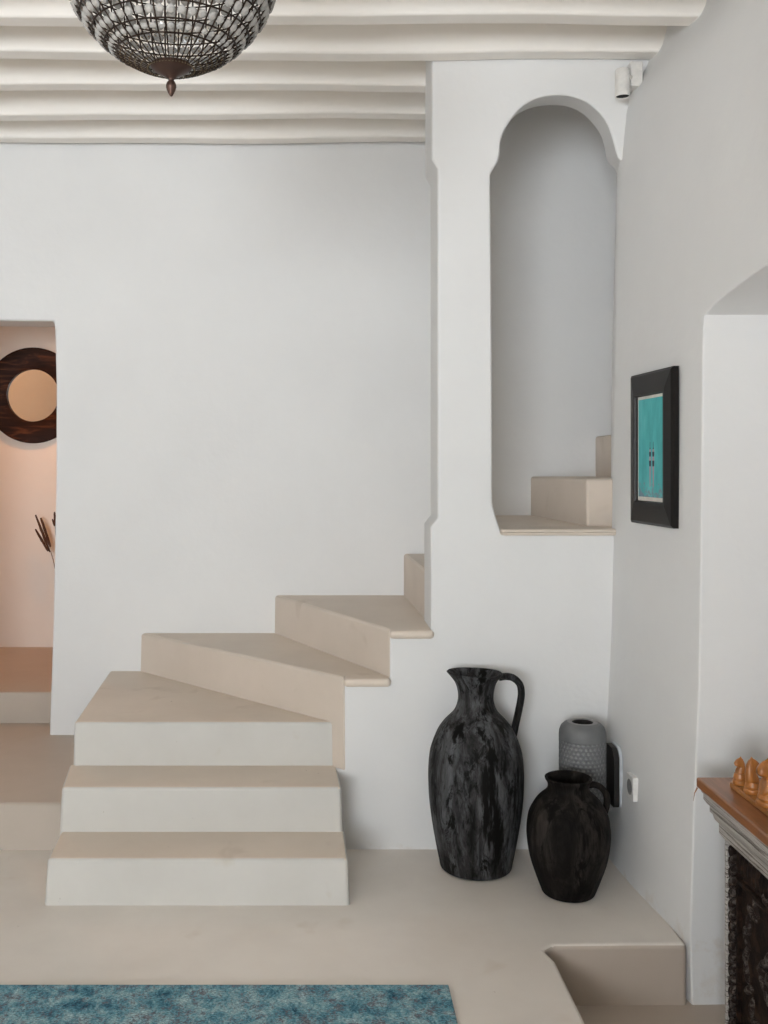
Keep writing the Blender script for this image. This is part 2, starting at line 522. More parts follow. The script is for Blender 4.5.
ALX = 1.95
bm = bmesh.new()
def column(y, z0, z1, n):
    lev = [LOW - 0.03 + (3.65 - LOW) * i / NZ for i in range(NZ + 1)]
    zs_ = [z0] + [z for z in lev if z > (z0 + 1e-3 if z0 < 0 else 2.34)]
    return [bm.verts.new((wall_x(y, z), y, z)) for z in zs_]
NZ = 44
def sheet(cols):
    for a, b in zip(cols, cols[1:]):
        for i in range(len(a) - 1):
            bm.faces.new((a[i], a[i + 1], b[i + 1], b[i]))
NZ = 44
ya = [4.36, 4.30, 4.22, 4.14, 4.05, 3.95, 3.85, 3.75, 3.65, 3.57, 3.51, JAMB]
ca = [column(y, LOW - 0.03, 3.62, NZ) for y in ya]
sheet(ca)
yb = [JAMB - (JAMB - 1.45) * i / 24 for i in range(25)]
cb = [column(y, soffit(y), 3.62, 18) for y in yb]
sheet(cb)
yc = [1.45, 0.8, 0.0, -1.0, -2.6]
cc = [column(y, LOW - 0.03, 3.62, NZ) for y in yc]
sheet(cc)
# reveals: far side, near side, curved soffit, back of the alcove
def reveal(col, zmax):
    vs = [v for v in col if v.co.z <= zmax + 1e-4]
    back = [bm.verts.new((ALX, v.co.y + (0.02 if col is ca[-1] else -0.02), v.co.z)) for v in vs]
    top = bm.verts.new((wall_x(vs[0].co.y, zmax), vs[0].co.y, zmax)); topb = bm.verts.new((ALX, vs[0].co.y, zmax))
    vs = vs + [top]; back = back + [topb]
    for i in range(len(vs) - 1):
        bm.faces.new((vs[i], vs[i + 1], back[i + 1], back[i]))
reveal(ca[-1], soffit(JAMB))
reveal(cc[0], soffit(1.45))
sb = [bm.verts.new((ALX, y + (0.02 if i == 0 else (-0.02 if i == 24 else 0)), soffit(y))) for i, y in enumerate(yb)]
for i in range(len(yb) - 1):
    bm.faces.new((cb[i][0], cb[i + 1][0], sb[i + 1], sb[i]))
lo = [bm.verts.new((ALX, v.co.y, LOW - 0.03)) for v in sb]
for i in range(len(sb) - 1):
    bm.faces.new((sb[i], sb[i + 1], lo[i + 1], lo[i]))
bmesh.ops.remove_doubles(bm, verts=bm.verts, dist=0.0008)
struct(link('wall_right', bm, M['wall'], bevel=0.007, seg=3, angle=45))

# rear wall behind the camera: a wide window on its left half lets the sun in
bm = bmesh.new()
pr_ = [(-3.6, LOW), (2.2, LOW), (2.2, 3.95), (-3.6, 3.95), (-3.6, 0.951), (-3.3, 0.951), (-3.3, 2.8), (-0.45, 2.8), (-0.45, 0.95), (-3.6, 0.949)]
prism(bm, [(x, -2.8, z) for x, z in pr_], [(x, -2.6, z) for x, z in pr_])
struct(link('wall_rear', bm, M['wall']))

# left wall and ceiling
bm = bmesh.new(); box(bm, -3.6, -3.4, -2.6, 5.6, -0.2, 3.95)
struct(link('wall_left', bm, M['wall']))
bm = bmesh.new()
pc = [(-3.6, -2.6), (2.2, -2.6), (2.2, 4.40), (0.72, 4.40), (0.72, 5.6), (-3.6, 5.6)]
prism(bm, [(x, y, 3.565) for x, y in pc], [(x, y, 3.95) for x, y in pc])
struct(link('ceiling', bm, M['ceiling']))

# ceiling beams, each one resting in the side walls
BZ = 3.41
beam_backs = [5.425, 5.065, 4.680, 4.322, 3.977, 3.625, 3.27, 2.92, 2.56, 2.21, 1.85, 1.5, 1.14, 0.79, 0.43]
for i, yb_ in enumerate(beam_backs):
    bm = bmesh.new()
    x1 = 0.66 if i < 3 else 1.55
    if i == 2:
        x1 = 0.60
    if i > 6:
        x1 = 1.56
    w = 0.095
    xs = [-3.42 + (x1 + 3.42) * k / 14 for k in range(15)]
    rings = []
    for x in xs:
        dz = 0.005 * math.sin(x * 2.3 + i * 1.7) + 0.003 * math.sin(x * 5.1 + i)
        dy = 0.004 * math.sin(x * 1.9 + i * 2.1)
        rings.append([bm.verts.new(p) for p in ((x, yb_ - w + dy, 3.58), (x, yb_ - w + dy, BZ + dz), (x, yb_ + dy * 0.3, BZ + dz), (x, yb_ + dy * 0.3, 3.58))])
    for a, b in zip(rings, rings[1:]):
        for k in range(4):
            bm.faces.new((a[k], a[(k + 1) % 4], b[(k + 1) % 4], b[k]))
    bm.faces.new(rings[0][::-1]); bm.faces.new(rings[-1])
    struct(link('beam', bm, M['beam'], bevel=0.013, seg=4, angle=45))

# ------------------------------------------------------------------ the staircase
st = empty('staircase', 'cream cement staircase winding up from the floor behind the arched white partition', 'staircase', (0, 4.2, 0))
def step(bottom, top, z0, z1, mats, lip=None, bevel=0.015):
    bm = bmesh.new()
    prism(bm, [(x, y - 4.2, z0) for x, y in bottom], [(x, y - 4.2, z1) for x, y in top], (1, 0))
    if lip:
        for (x0, x1, y0, y1, za, zb) in lip:
            box(bm, x0, x1, y0 - 4.2, y1 - 4.2, za, zb, (0, 0))
    return link('step', bm, mats, st, bevel=bevel, seg=3, angle=30)
W = [M['tread'], M['riser_white']]
G = [M['tread'], M['riser_beige']]
step([(-1.050, 3.775), (0.107, 3.775), (0.090, 4.36), (-1.10, 4.36)], [(-1.043, 3.795), (0.099, 3.795), (0.085, 4.36), (-1.09, 4.36)], -0.02, 0.170, W)
step([(-1.076, 4.066), (0.090, 4.066), (0.070, 4.40), (-1.12, 4.40)], [(-1.062, 4.080), (0.080, 4.080), (0.064, 4.40), (-1.11, 4.40)], 0.0, 0.349, W)
step([(-1.096, 4.372), (0.059, 4.372), (0.052, 4.50), (-0.90, 5.50), (-1.19, 5.50)], [(-1.086, 4.380), (0.054, 4.380), (0.052, 4.50), (-0.90, 5.50), (-1.165, 5.50)], 0.05, 0.538, W)
# winders, fanning round the end of the partition
step([(0.058, 4.366), (0.098, 4.327), (0.115, 4.37), (0.30, 4.42), (0.30, 4.45), (-0.20, 5.50), (-1.025, 5.50), (-0.93, 5.40)],
     [(0.058, 4.366), (0.095, 4.327), (0.115, 4.37), (0.30, 4.42), (0.30, 4.45), (-0.20, 5.50), (-1.015, 5.50), (-0.92, 5.40)], 0.325, 0.746, G,
     [(0.094, 0.297, 4.298, 4.42, 0.708, 0.7445)])
step([(0.296, 4.335), (0.50, 4.345), (0.50, 5.50), (-0.275, 5.50)], [(0.292, 4.335), (0.50, 4.345), (0.50, 5.50), (-0.27, 5.50)], 0.60, 0.953, G,
     [(0.290, 0.482, 4.298, 4.42, 0.915, 0.9515)])
step([(0.478, 4.56), (0.84, 4.56), (0.84, 5.50), (0.447, 5.50)], [(0.478, 4.56), (0.84, 4.56), (0.84, 5.50), (0.447, 5.50)], 0.8, 1.180, G)
step([(0.79, 4.56), (1.24, 4.56), (1.20, 5.50), (0.80, 5.50)], [(0.79, 4.56), (1.24, 4.56), (1.20, 5.50), (0.80, 5.50)], 1.0, 1.390, G,
     [(0.770, 1.30, 4.300, 4.60, 1.360, 1.3885)])
step([(1.202, 4.53), (1.56, 4.53), (1.56, 5.50), (1.141, 5.50)], [(1.198, 4.535), (1.56, 4.535), (1.56, 5.50), (1.141, 5.50)], 1.2, 1.603, G)
step([(1.475, 4.60), (2.67, 4.60), (2.67, 5.50), (1.497, 5.50)], [(1.475, 4.60), (2.67, 4.60), (2.67, 5.50), (1.497, 5.50)], 1.4, 1.822, G)

# ------------------------------------------------------------------ rug
bm = bmesh.new()
nx, ny = 40, 40
X0, X1, Y0, Y1 = -2.2, 0.402, 1.8, 3.178
box(bm, X0, X1, Y0, Y1, 0.0, 0.012)
bmesh.ops.translate(bm, verts=bm.verts, vec=(0.9, -2.49, 0))
rug = link('rug', bm, M['rug'], bevel=0.004, loc=(-0.9, 2.49, 0.001))
tag(rug, 'distressed teal rug with a faded dark pattern lying on the cement floor', 'rug')

# ------------------------------------------------------------------ clay vessels
def solid_lathe(bm, outer, wall, n=64, lip_from=None, shift=None):
    """outer profile bottom->top, then back down the inside."""
    inner = [(max(0.004, r - wall), z) for r, z in reversed(outer) if z > 0.03]
    prof = [(0.001, 0.0)] + outer + [(outer[-1][0] - wall * 0.5, outer[-1][1] + wall * 0.35)] + inner + [(0.001, 0.03)]
    lathe(bm, prof, n, cap0=False, shift=shift)

J = empty('clay_jug', 'tall black clay jug with grey-washed streaks, standing left of the two smaller vessels', 'jug', (0.635, 4.130, 0.0))
k = 0.00411
prof = [(0.125, 0.0), (0.146, 0.008), (0.154, 0.04), (0.170, 0.12), (0.185, 0.21), (0.1945, 0.285), (0.198, 0.355), (0.1985, 0.41),
        (0.194, 0.47), (0.184, 0.515), (0.159, 0.577), (0.130, 0.618), (0.091, 0.659), (0.0755, 0.70), (0.0745, 0.735), (0.084, 0.775), (0.100, 0.800), (0.113, 0.816)]
pr = [(r * 0.985, z * 0.985) for r, z in resample(prof, 4)]
bm = bmesh.new()
solid_lathe(bm, pr, 0.011, 72)
# pinched spout on the left of the rim, shoulder slightly lop-sided by hand
for v in bm.verts:
    if v.co.z > 0.745:
        t = (v.co.z - 0.745) / 0.075
        if v.co.x < 0:
            v.co.x *= 1 + 0.10 * t
            v.co.z += 0.008 * t * (-v.co.x / 0.12)
        v.co.y *= 1 - 0.08 * t
    # faint throwing seam
    if abs(v.co.z - 0.357) < 0.005:
        rr = math.hypot(v.co.x, v.co.y)
        if rr > 0.19:
            v.co.x *= 0.992; v.co.y *= 0.992
link('body', bm, M['black_clay'], J)
bm = bmesh.new()
hp = [(0.096, 0, 0.787), (0.126, 0.0, 0.791), (0.156, 0, 0.784), (0.181, 0, 0.760), (0.188, 0, 0.727), (0.185, 0, 0.690), (0.175, 0, 0.640), (0.164, 0, 0.590), (0.155, 0, 0.547), (0.147, 0, 0.527)]
tube(bm, catmull(hp, 6), lambda t: 0.022 - 0.004 * math.sin(PI * t), 0.0145, 14)
link('handle', bm, M['black_clay'], J)

S = empty('clay_pitcher', 'squat dark brown-black clay pitcher with a small loop handle, in front of the grey vase', 'pitcher', (0.957, 3.885, 0.0))
prof = [(0.085, 0.0), (0.098, 0.006), (0.106, 0.022), (0.127, 0.078), (0.145, 0.133), (0.156, 0.190), (0.160, 0.250), (0.153, 0.308), (0.137, 0.345),
        (0.116, 0.376), (0.088, 0.402), (0.079, 0.418), (0.080, 0.436), (0.088, 0.450), (0.0905, 0.458)]
bm = bmesh.new()
solid_lathe(bm, [(r, z * 0.982) for r, z in resample(prof, 4)], 0.010, 64)
link('body', bm, M['brown_clay'], S)
bm = bmesh.new()
hp = [(0.078, 0, 0.428), (0.100, 0, 0.430), (0.125, 0, 0.420), (0.145, 0, 0.395), (0.150, 0, 0.365), (0.146, 0, 0.335), (0.136, 0, 0.305)]
tube(bm, catmull([(x, y, z * 0.982) for x, y, z in hp], 6), 0.016, 0.0125, 14)
link('handle', bm, M['brown_clay'], S)

# honeycomb vase: real dimples pressed into the wall
bm = bmesh.new()
prof = [(0.080, 0.0), (0.090, 0.006), (0.096, 0.03)]
n = 132
zs = [0.03 + (0.555 - 0.03) * i / 126 for i in range(127)]
rings = []
outer = [(0.078, 0.0, 0), (0.090, 0.006, 0)] + [(0.096, z, 1) for z in zs] + [(0.0945, 0.572, 0), (0.088, 0.590, 0), (0.076, 0.602, 0), (0.062, 0.609, 0), (0.050, 0.611, 0), (0.043, 0.608, 0), (0.040, 0.598, 0), (0.040, 0.55, 0), (0.08, 0.52, 0), (0.085, 0.05, 0), (0.002, 0.03, 0)]
for r, z, t in outer:
    ring = []
    for kk in range(n):
        a = 2 * PI * kk / n
        rr = r
        if t and 0.05 < z < 0.535:
            # hexagonal grid of dimples
            px = 0.0200
            u = a * 0.096 / (2 * PI * 0.096 / 30)   # 30 cells round
            rowh = 0.0172
            row = round(z / rowh)
            du = (u - (0.5 if row % 2 else 0.0))
            du = (du - round(du)) * px
            dz = z - row * rowh
            d = math.hypot(du, dz)
            if d < 0.0078:
                rr -= 0.0050 * (1 - (d / 0.0078) ** 2) ** 0.5
        ring.append(bm.verts.new((rr * math.cos(a), rr * math.sin(a), z)))
    rings.append(ring)
for a_, b_ in zip(rings, rings[1:]):
    for kk in range(n):
        f = bm.faces.new((a_[kk], a_[(kk + 1) % n], b_[(kk + 1) % n], b_[kk]))
        rm = sum(math.hypot(v.co.x, v.co.y) for v in f.verts) / 4
        if rm < 0.0935 and 0.04 < f.verts[0].co.z < 0.545 and f.verts[0].co.z == a_[0].co.z and rm > 0.088:
            f.material_index = 1
bm.faces.new(rings[0][::-1])
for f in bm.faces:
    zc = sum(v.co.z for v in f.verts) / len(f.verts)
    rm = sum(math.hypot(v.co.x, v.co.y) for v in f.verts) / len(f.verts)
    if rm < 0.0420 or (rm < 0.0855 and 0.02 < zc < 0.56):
        f.material_index = 2  # black inner faces: shade of the deep opening put into the colour
    elif zc > 0.6085:
        f.material_index = 1
for v in bm.verts:
    v.co.z *= 0.983
gv = link('ceramic_vase', bm, [M['grey_ceramic'], M['grey_dimple'], M['frame_black_and_shade']], loc=(1.081, 4.150, 0.0), sharp=60)
tag(gv, 'grey cylindrical ceramic vase with a dimpled honeycomb surface, behind the squat pitcher', 'vase')

# slim rounded panel leaning at the right wall behind the vase
pn = empty('rounded_panel', 'slim rounded black panel with pale edge mounted low on the right wall', 'panel', (wall_x(4.175, 0.38) - 0.010, 4.178, 0.255), 0.0)
def rounded_outline(w, h, r, seg=8):
    pts = []
    for cx, cz, a0 in ((w / 2 - r, h - r, 0), (-w / 2 + r, h - r, 90), (-w / 2 + r * 0.3, r * 0.3, 180), (w / 2 - r * 0.3, r * 0.3, 270)):
        rr = r if a0 < 180 else r * 0.3
        for s in range(seg + 1):
            a = math.radians(a0 + 90 * s / seg)
            pts.append((cx + rr * math.cos(a), cz + rr * math.sin(a)))
    return pts
ol = rounded_outline(0.15, 0.240, 0.05)
bm = bmesh.new()
prism(bm, [(-0.022, y, z) for y, z in ol], [(0.001, y, z) for y, z in ol])
link('front_face', bm, M['black_plastic'], pn, bevel=0.002)
ol = rounded_outline(0.156, 0.245, 0.053)
bm = bmesh.new()
prism(bm, [(0.001, y, z) for y, z in ol], [(0.014, y, z) for y, z in ol])
q = link('back_edge', bm, M['pale_edge'], pn, bevel=0.002)
q['label'] = 'pale back edge'

# ------------------------------------------------------------------ wall socket
sx = wall_x(3.97, 0.40)
so = empty('wall_socket', 'white square wall socket low on the right wall beside the clay vessels', 'socket', (sx - 0.001, 3.975, 0.385), 0)
bm = bmesh.new(); box(bm, -0.017, 0.006, -0.043, 0.043, -0.047, 0.047)
link('plate', bm, M['white_plastic'], so, bevel=0.004)
bm = bmesh.new()
lathe(bm, [(0.031, 0.0), (0.030, 0.0015), (0.027, 0.0015), (0.025, 0.0006), (0.001, 0.0006)], 32, cap0=False)
bmesh.ops.rotate(bm, verts=bm.verts, cent=(0, 0, 0), matrix=Matrix.Rotation(-PI / 2, 3, 'Y'))
bmesh.ops.translate(bm, verts=bm.verts, vec=(-0.0165, 0, 0))
q = link('outlet_ring', bm, M['grey_dimple'], so)

# ------------------------------------------------------------------ framed picture
yf, yn = 4.105, 3.612
xf, xn = wall_x(yf, 1.73), wall_x(yn, 1.73)
pc_ = Vector(((xf + xn) / 2 - 0.004, (yf + yn) / 2, 1.7285))
ang = math.atan2(xn - xf, yf - yn)      # turn with the leaning wall
pic = empty('framed_picture', 'wide black-framed teal painting of two slender figures hanging on the right wall', 'picture', pc_, ang)
# local: y along wall (+ = away from camera), x = towards room is negative
hw, hh = 0.210, 0.297
iw, ih = 0.139, 0.205
bm = bmesh.new()
sec = [(hw, hh, 0.0), (hw, hh, -0.020), (hw - 0.010, hh - 0.010, -0.027), (iw + 0.016, ih + 0.014, -0.034), (iw + 0.004, ih + 0.004, -0.034), (iw, ih, -0.026), (iw, ih, -0.008)]
loops = []
for w_, h_, x_ in sec:
    loops.append([bm.verts.new((x_, s * w_, t * h_)) for s, t in ((-1, -1), (1, -1), (1, 1), (-1, 1))])
for a_, b_ in zip(loops, loops[1:]):
    for i in range(4):
        bm.faces.new((a_[i], a_[(i + 1) % 4], b_[(i + 1) % 4], b_[i]))
bm.faces.new(loops[0])
link('frame', bm, M['frame_black_and_shade'], pic, smooth=False)
bm = bmesh.new(); box(bm, -0.020, -0.009, -iw, iw, -ih, ih)
bmb = link('mat_board', bm, M['mat_board'], pic)
bm = bmesh.new(); box(bm, -0.0225, -0.0195, -iw + 0.014, iw - 0.014, -ih + 0.016, ih - 0.012)
art = link('painting', bm, M['teal_art'], pic)
for cy in (0.006, -0.026):
    bm = bmesh.new()
    def strip(pts, x=-0.0228):
        L_ = [bm.verts.new((x, cy - w_, z)) for z, w_ in pts]
        R_ = [bm.verts.new((x, cy + w_, z)) for z, w_ in pts]
        for i in range(len(pts) - 1):
            f = bm.faces.new((L_[i], L_[i + 1], R_[i + 1], R_[i]))
            f.material_index = cols[i]
    pts = [(0.024, 0.002), (0.004, 0.0025), (-0.004, 0.006), (-0.014, 0.009), (-0.022, 0.010), (-0.032, 0.008), (-0.048, 0.010), (-0.058, 0.010), (-0.070, 0.008), (-0.090, 0.006), (-0.120, 0.005), (-0.150, 0.003)]
    cols = [0, 0, 1, 0, 0, 1, 0, 0, 1, 1, 1]
    strip(pts)
    link('figure', bm, [M['fig_dark'], M['fig_mauve']], art, smooth=False)

# ------------------------------------------------------------------ small spotlight under the beam
sp = empty('spotlight', 'small white cylindrical spotlight hanging at the top corner beside the arch', 'spotlight', (1.262, 4.20, 3.27))
bm = bmesh.new()
lathe(bm, resample([(0.026, -0.056), (0.0295, -0.056), (0.0295, 0.0), (0.0295, 0.050)], 3) + [(0.026, 0.056), (0.001, 0.057)], 36, cap0=False)
link('housing', bm, M['white_metal'], sp)
bm = bmesh.new()
lathe(bm, [(0.0285, -0.0555), (0.024, -0.052), (0.020, -0.038), (0.001, -0.036)], 36, cap0=False)
q = link('lamp_opening', bm, M['dark_inside'], sp); q['label'] = 'dark lamp opening'
bm = bmesh.new(); box(bm, 0.046, 0.098, 0.035, 0.134, 0.0, 0.106)
link('mounting_box', bm, M['white_metal'], sp, bevel=0.005)
bm = bmesh.new(); tube(bm, [(0.02, 0, 0.03), (0.07, 0.07, 0.045)], 0.008, n=12)
link('arm', bm, M['white_metal'], sp)

# ------------------------------------------------------------------ round mirror in the room behind
mr = empty('wall_mirror', 'round mirror in a broad dark wooden ring seen through the doorway', 'mirror', (-2.060, 7.15, 2.163))
R0, R1 = 0.341, 0.186
bm = bmesh.new()
n = 96
secs = [(R0 - 0.004, 0.0), (R0, -0.006), (R0, -0.030), (R0 - 0.006, -0.036), (R1 + 0.010, -0.036), (R1, -0.030), (R1, 0.0)]
rings = []
for r, y in secs:
    rings.append([bm.verts.new((r * math.cos(2 * PI * i / n) * (1 + 0.006 * math.sin(6 * PI * i / n)), y, r * math.sin(2 * PI * i / n))) for i in range(n)])
rings.append(rings[0])
for a_, b_ in zip(rings, rings[1:]):
    for i in range(n):
        bm.faces.new((a_[i], a_[(i + 1) % n], b_[(i + 1) % n], b_[i]))
link('frame', bm, M['mirror_wood'], mr)
bm = bmesh.new()
ring = [bm.verts.new(((R1 + 0.02) * math.cos(2 * PI * i / n), -0.010, (R1 + 0.02) * math.sin(2 * PI * i / n))) for i in range(n)]
ring2 = [bm.verts.new((v.co.x, -0.004, v.co.z)) for v in ring]
bm.faces.new(ring); bm.faces.new(ring2[::-1])
for i in range(n):
    bm.faces.new((ring[i], ring[(i + 1) % n], ring2[(i + 1) % n], ring2[i]))
link('mirror_glass', bm, M['mirror'], mr)

# ------------------------------------------------------------------ dried stalks behind the door edge
dp = empty('dried_plant', 'dark brown dried stalks leaning out from behind the doorway edge', 'plant', (-1.745, 7.03, 0.366))
bm = bmesh.new()
solid_lathe(bm, resample([(0.06, 0.0), (0.075, 0.02), (0.095, 0.12), (0.088, 0.20), (0.05, 0.27), (0.045, 0.30), (0.055, 0.32)], 4), 0.008, 40)
link('vase', bm, M['clay_pot'], dp)
def stalk(path, heads):
    bm = bmesh.new(); tube(bm, catmull(path, 6), 0.003, n=8)
    s = link('stem', bm, M['stem'], dp)
    for a_, b_, r in heads:
        bm = bmesh.new()
        a_, b_ = Vector(a_), Vector(b_)
        pts = [a_.lerp(b_, i / 10) for i in range(11)]
        tube(bm, pts, lambda t: r * (0.25 + 0.75 * math.sin(PI * (0.08 + 0.86 * t)) ** 0.5), n=10)
        for v in bm.verts:
            v.co += Vector((random.uniform(-1, 1), random.uniform(-1, 1), random.uniform(-1, 1))) * 0.0012
        link('seed_head', bm, M['stalk'], s)
def q3(px, py, y=7.03):   # metres relative to the pot, for points measured in the plane y = 7.03
    return ((px - 322) * y / 1000 + 1.745, 0.0, CAM_Z + (466 - py) * y / 1000 - 0.366)
def qq(px, py, dy=0.0):
    p = q3(px, py); return (p[0], dy, p[2])
stalk([(0.0, 0, 0.04), (-0.02, 0, 0.28), (-0.07, 0, 0.45), qq(56, 572), qq(53.5, 561), qq(50.5, 551)],
      [(qq(50, 552), qq(35.5, 515), 0.0095), (qq(50, 547, 0.01), qq(40.5, 518, 0.01), 0.010), (qq(48.5, 551, -0.012), qq(36.0, 529, -0.012), 0.009)])
stalk([(0.0, 0.01, 0.04), (-0.015, 0.01, 0.30), (-0.06, 0.01, 0.50), qq(57, 560), qq(55.5, 530), qq(54.5, 523)],
      [(qq(55, 526), qq(54.6, 512), 0.008), (qq(55, 526, -0.01), qq(52.8, 519, -0.01), 0.007)])

# ------------------------------------------------------------------ chandelier
CH = empty('chandelier', 'bronze ball chandelier netted with round crystals hanging from the ceiling beams', 'chandelier', (-0.362, 2.40, 2.879))
kk_ = 0.0024
prof_px = [(-42, 108), (-20, 106.5), (0, 100), (15, 92.5), (30, 81.5), (45, 67), (54, 55), (62, 41), (67, 30), (70, 22)]
def rad(py):
    d = abs(py + 42)
    return lerp_table([(p + 42, r) for p, r in prof_px], d) * kk_
def zz(py):
    return -(py + 42) * kk_
NR = 44
lowpts = [(p, r) for p, r in prof_px]
ptsv = catmull([(r * kk_, 0, zz(p)) for p, r in reversed([(-130, 52), (-115, 76), (-98, 90), (-80, 100), (-62, 106)] + lowpts)], 3)
ptsv = sorted(ptsv, key=lambda v: -v.z)
for i in range(NR):
    a = 2 * PI * (i + 0.5) / NR
    bm = bmesh.new()
    tube(bm, [(p.x * math.cos(a), p.x * math.sin(a), p.z) for p in ptsv], lambda t: 0.0024 * (1 - 0.5 * t ** 4), n=5, up=Vector((-math.sin(a), math.cos(a), 0)))
    link('rib', bm, M['bronze'], CH)
def prof_r(py):
    z = zz(py)
    for p0, p1 in zip(ptsv, ptsv[1:]):
        if p0.z >= z >= p1.z:
            t = (p0.z - z) / max(1e-9, (p0.z - p1.z))
            return p0.x + (p1.x - p0.x) * t
    return ptsv[-1].x if z < ptsv[-1].z else ptsv[0].x
ring_px = [-130, -108, -92, -75, -58, -42, -27, -12, 3, 19.5, 34.5, 46.5, 55]
for py in ring_px:
    r = prof_r(py)
    bm = bmesh.new()
    m_ = 88
    tube(bm, [(r * math.cos(2 * PI * j / m_), r * math.sin(2 * PI * j / m_), zz(py)) for j in range(m_)], 0.0022 if py > -120 else 0.006, n=6, closed=True, up=Vector((0, 0, 1)))
    link('ring', bm, M['bronze'], CH)
def disc(bm, pos, nrm, r):
    """round faceted crystal, a cut lens facing along nrm"""
    q_ = nrm.to_track_quat('Z', 'Y').to_matrix()
    nn = 10
    lv = []
    for rr, z in ((0.55, -0.42), (1.0, -0.08), (1.0, 0.08), (0.55, 0.42)):
        lv.append([bm.verts.new(pos + q_ @ Vector((r * rr * math.cos(2 * PI * j / nn), r * rr * math.sin(2 * PI * j / nn), r * z))) for j in range(nn)])
    for a_, b_ in zip(lv, lv[1:]):
        for j in range(nn):
            bm.faces.new((a_[j], a_[(j + 1) % nn], b_[(j + 1) % nn], b_[j]))
    bm.faces.new(lv[0][::-1]); bm.faces.new(lv[-1])
rows = [(11.3, 0.0142), (27, 0.0128), (40.7, 0.0106), (51, 0.0082), (-4.5, 0.0146), (-19.5, 0.0148), (-34.5, 0.0148), (-50, 0.0148), (-66.5, 0.0148), (-83.5, 0.014), (-100, 0.0128), (-119, 0.0105)]
rest = bmesh.new()
cnt = 0
for py, cr in rows:
    r = prof_r(py)
    r_up, r_dn = prof_r(py - 2), prof_r(py + 2)
    slope = math.atan2(r_up - r_dn, 4 * kk_)
    for i in range(NR):
        a = 2 * PI * i / NR
        nrm = Vector((math.cos(a) * math.cos(slope), math.sin(a) * math.cos(slope), -math.sin(slope)))
        pos = Vector((r * math.cos(a), r * math.sin(a), zz(py)))
        front = math.sin(a) < 0.02 and py > 0
        if front and cnt < 100:
            bm = bmesh.new()
            disc(bm, Vector((0, 0, 0)), nrm, cr)
            link('crystal', bm, M['crystal'], CH, smooth=False, loc=pos)
            cnt += 1
        else:
            disc(rest, pos, nrm, cr)
q = link('crystal', rest, M['crystal'], CH, smooth=False)
q['kind'] = 'stuff'
# strings of tiny bronze beads gathering to the bottom cap
bm = bmesh.new()
for py in (57, 59.5, 62, 64.5, 67, 69.5):
    r = prof_r(py)
    for i in range(NR):
        a = 2 * PI * (i + 0.5 * ((int(py * 2)) % 2)) / NR
        bmesh.ops.create_icosphere(bm, subdivisions=1, radius=0.0023, matrix=Matrix.Translation((r * math.cos(a), r * math.sin(a), zz(py))))
q = link('bead', bm, M['brass'], CH)
q['kind'] = 'stuff'
bm = bmesh.new()
cap = [(64.5, 19), (65.5, 20.5), (67, 20.5), (69.5, 18.5), (72, 14.5), (74.5, 9.5), (77, 5.5), (79, 3.6)]
lathe(bm, [(r * kk_, zz(p)) for p, r in reversed(cap)], 36, cap0=True, cap1=True)
link('bottom_cap', bm, M['bronze_cap'], CH)
bm = bmesh.new()
fin = [(78.5, 2.8), (80.5, 2.6), (82.5, 4.2), (84.5, 5.0), (87, 5.2), (90, 4.4), (93, 3.0), (95.5, 1.6), (96.5, 0.4)]
lathe(bm, [(r * kk_, zz(p)) for p, r in reversed(fin)], 24, cap0=True, cap1=True)
link('finial', bm, M['bronze_cap'], CH)
# stem, candle sleeves and chain up to the beam
bm = bmesh.new()
lathe(bm, [(0.05, -0.02), (0.055, -0.01), (0.03, 0.01), (0.012, 0.03), (0.012, 0.10), (0.012, 0.26), (0.03, 0.27), (0.012, 0.29), (0.004, 0.31)], 24, cap0=True, cap1=True)
link('centre_stem', bm, M['bronze'], CH)
for i in range(4):
    a = 2 * PI * (i + 0.5) / 4
    bm = bmesh.new()
    tube(bm, catmull([(0.012 * math.cos(a), 0.012 * math.sin(a), -0.005), (0.06 * math.cos(a), 0.06 * math.sin(a), -0.045), (0.11 * math.cos(a), 0.11 * math.sin(a), -0.03), (0.115 * math.cos(a), 0.115 * math.sin(a), 0.0)], 5), 0.005, n=8)
    lathe(bm, [(0.012, 0), (0.022, 0.006), (0.012, 0.012)], 20, 0.115 * math.cos(a), 0.115 * math.sin(a), 0.0)
    ar = link('candle_arm', bm, M['bronze'], CH)
    bm = bmesh.new()
    lathe(bm, [(0.011, 0.012), (0.011, 0.075), (0.006, 0.078), (0.001, 0.078)], 20, 0.115 * math.cos(a), 0.115 * math.sin(a), 0.0)
    link('candle_sleeve', bm, M['candle'], ar)
for i in range(4):
    a = 2 * PI * i / 4
    bm = bmesh.new()
    tube(bm, [(0.125 * math.cos(a), 0.125 * math.sin(a), zz(-130)), (0.012 * math.cos(a), 0.012 * math.sin(a), 0.29)], 0.004, n=8)
    link('crown_bar', bm, M['bronze'], CH)
for i in range(6):
    bm = bmesh.new()
    c0 = 0.322 + 0.030 * i
    loop = [Vector((0.010 * math.cos(2 * PI * j / 16), 0, c0 + 0.019 * math.sin(2 * PI * j / 16))) for j in range(16)]
    if i % 2:
        loop = [Vector((0, p.x, p.z)) for p in loop]
    tube(bm, loop, 0.0028, n=6, closed=True, up=Vector((0.3, 0.9, 0.2)))
    link('chain_link', bm, M['bronze'], CH)
bm = bmesh.new()
lathe(bm, [(0.006, 0.485), (0.02, 0.50), (0.045, 0.515), (0.05, 0.53)], 28, cap0=True, cap1=True)
link('ceiling_cap', bm, M['bronze'], CH)

# ------------------------------------------------------------------ carved console table in the alcove
TB = empty('console_table', 'carved dark wooden console table with whitewashed cornice and brown top', 'table', (1.272, 3.17, LOW + 0.005))
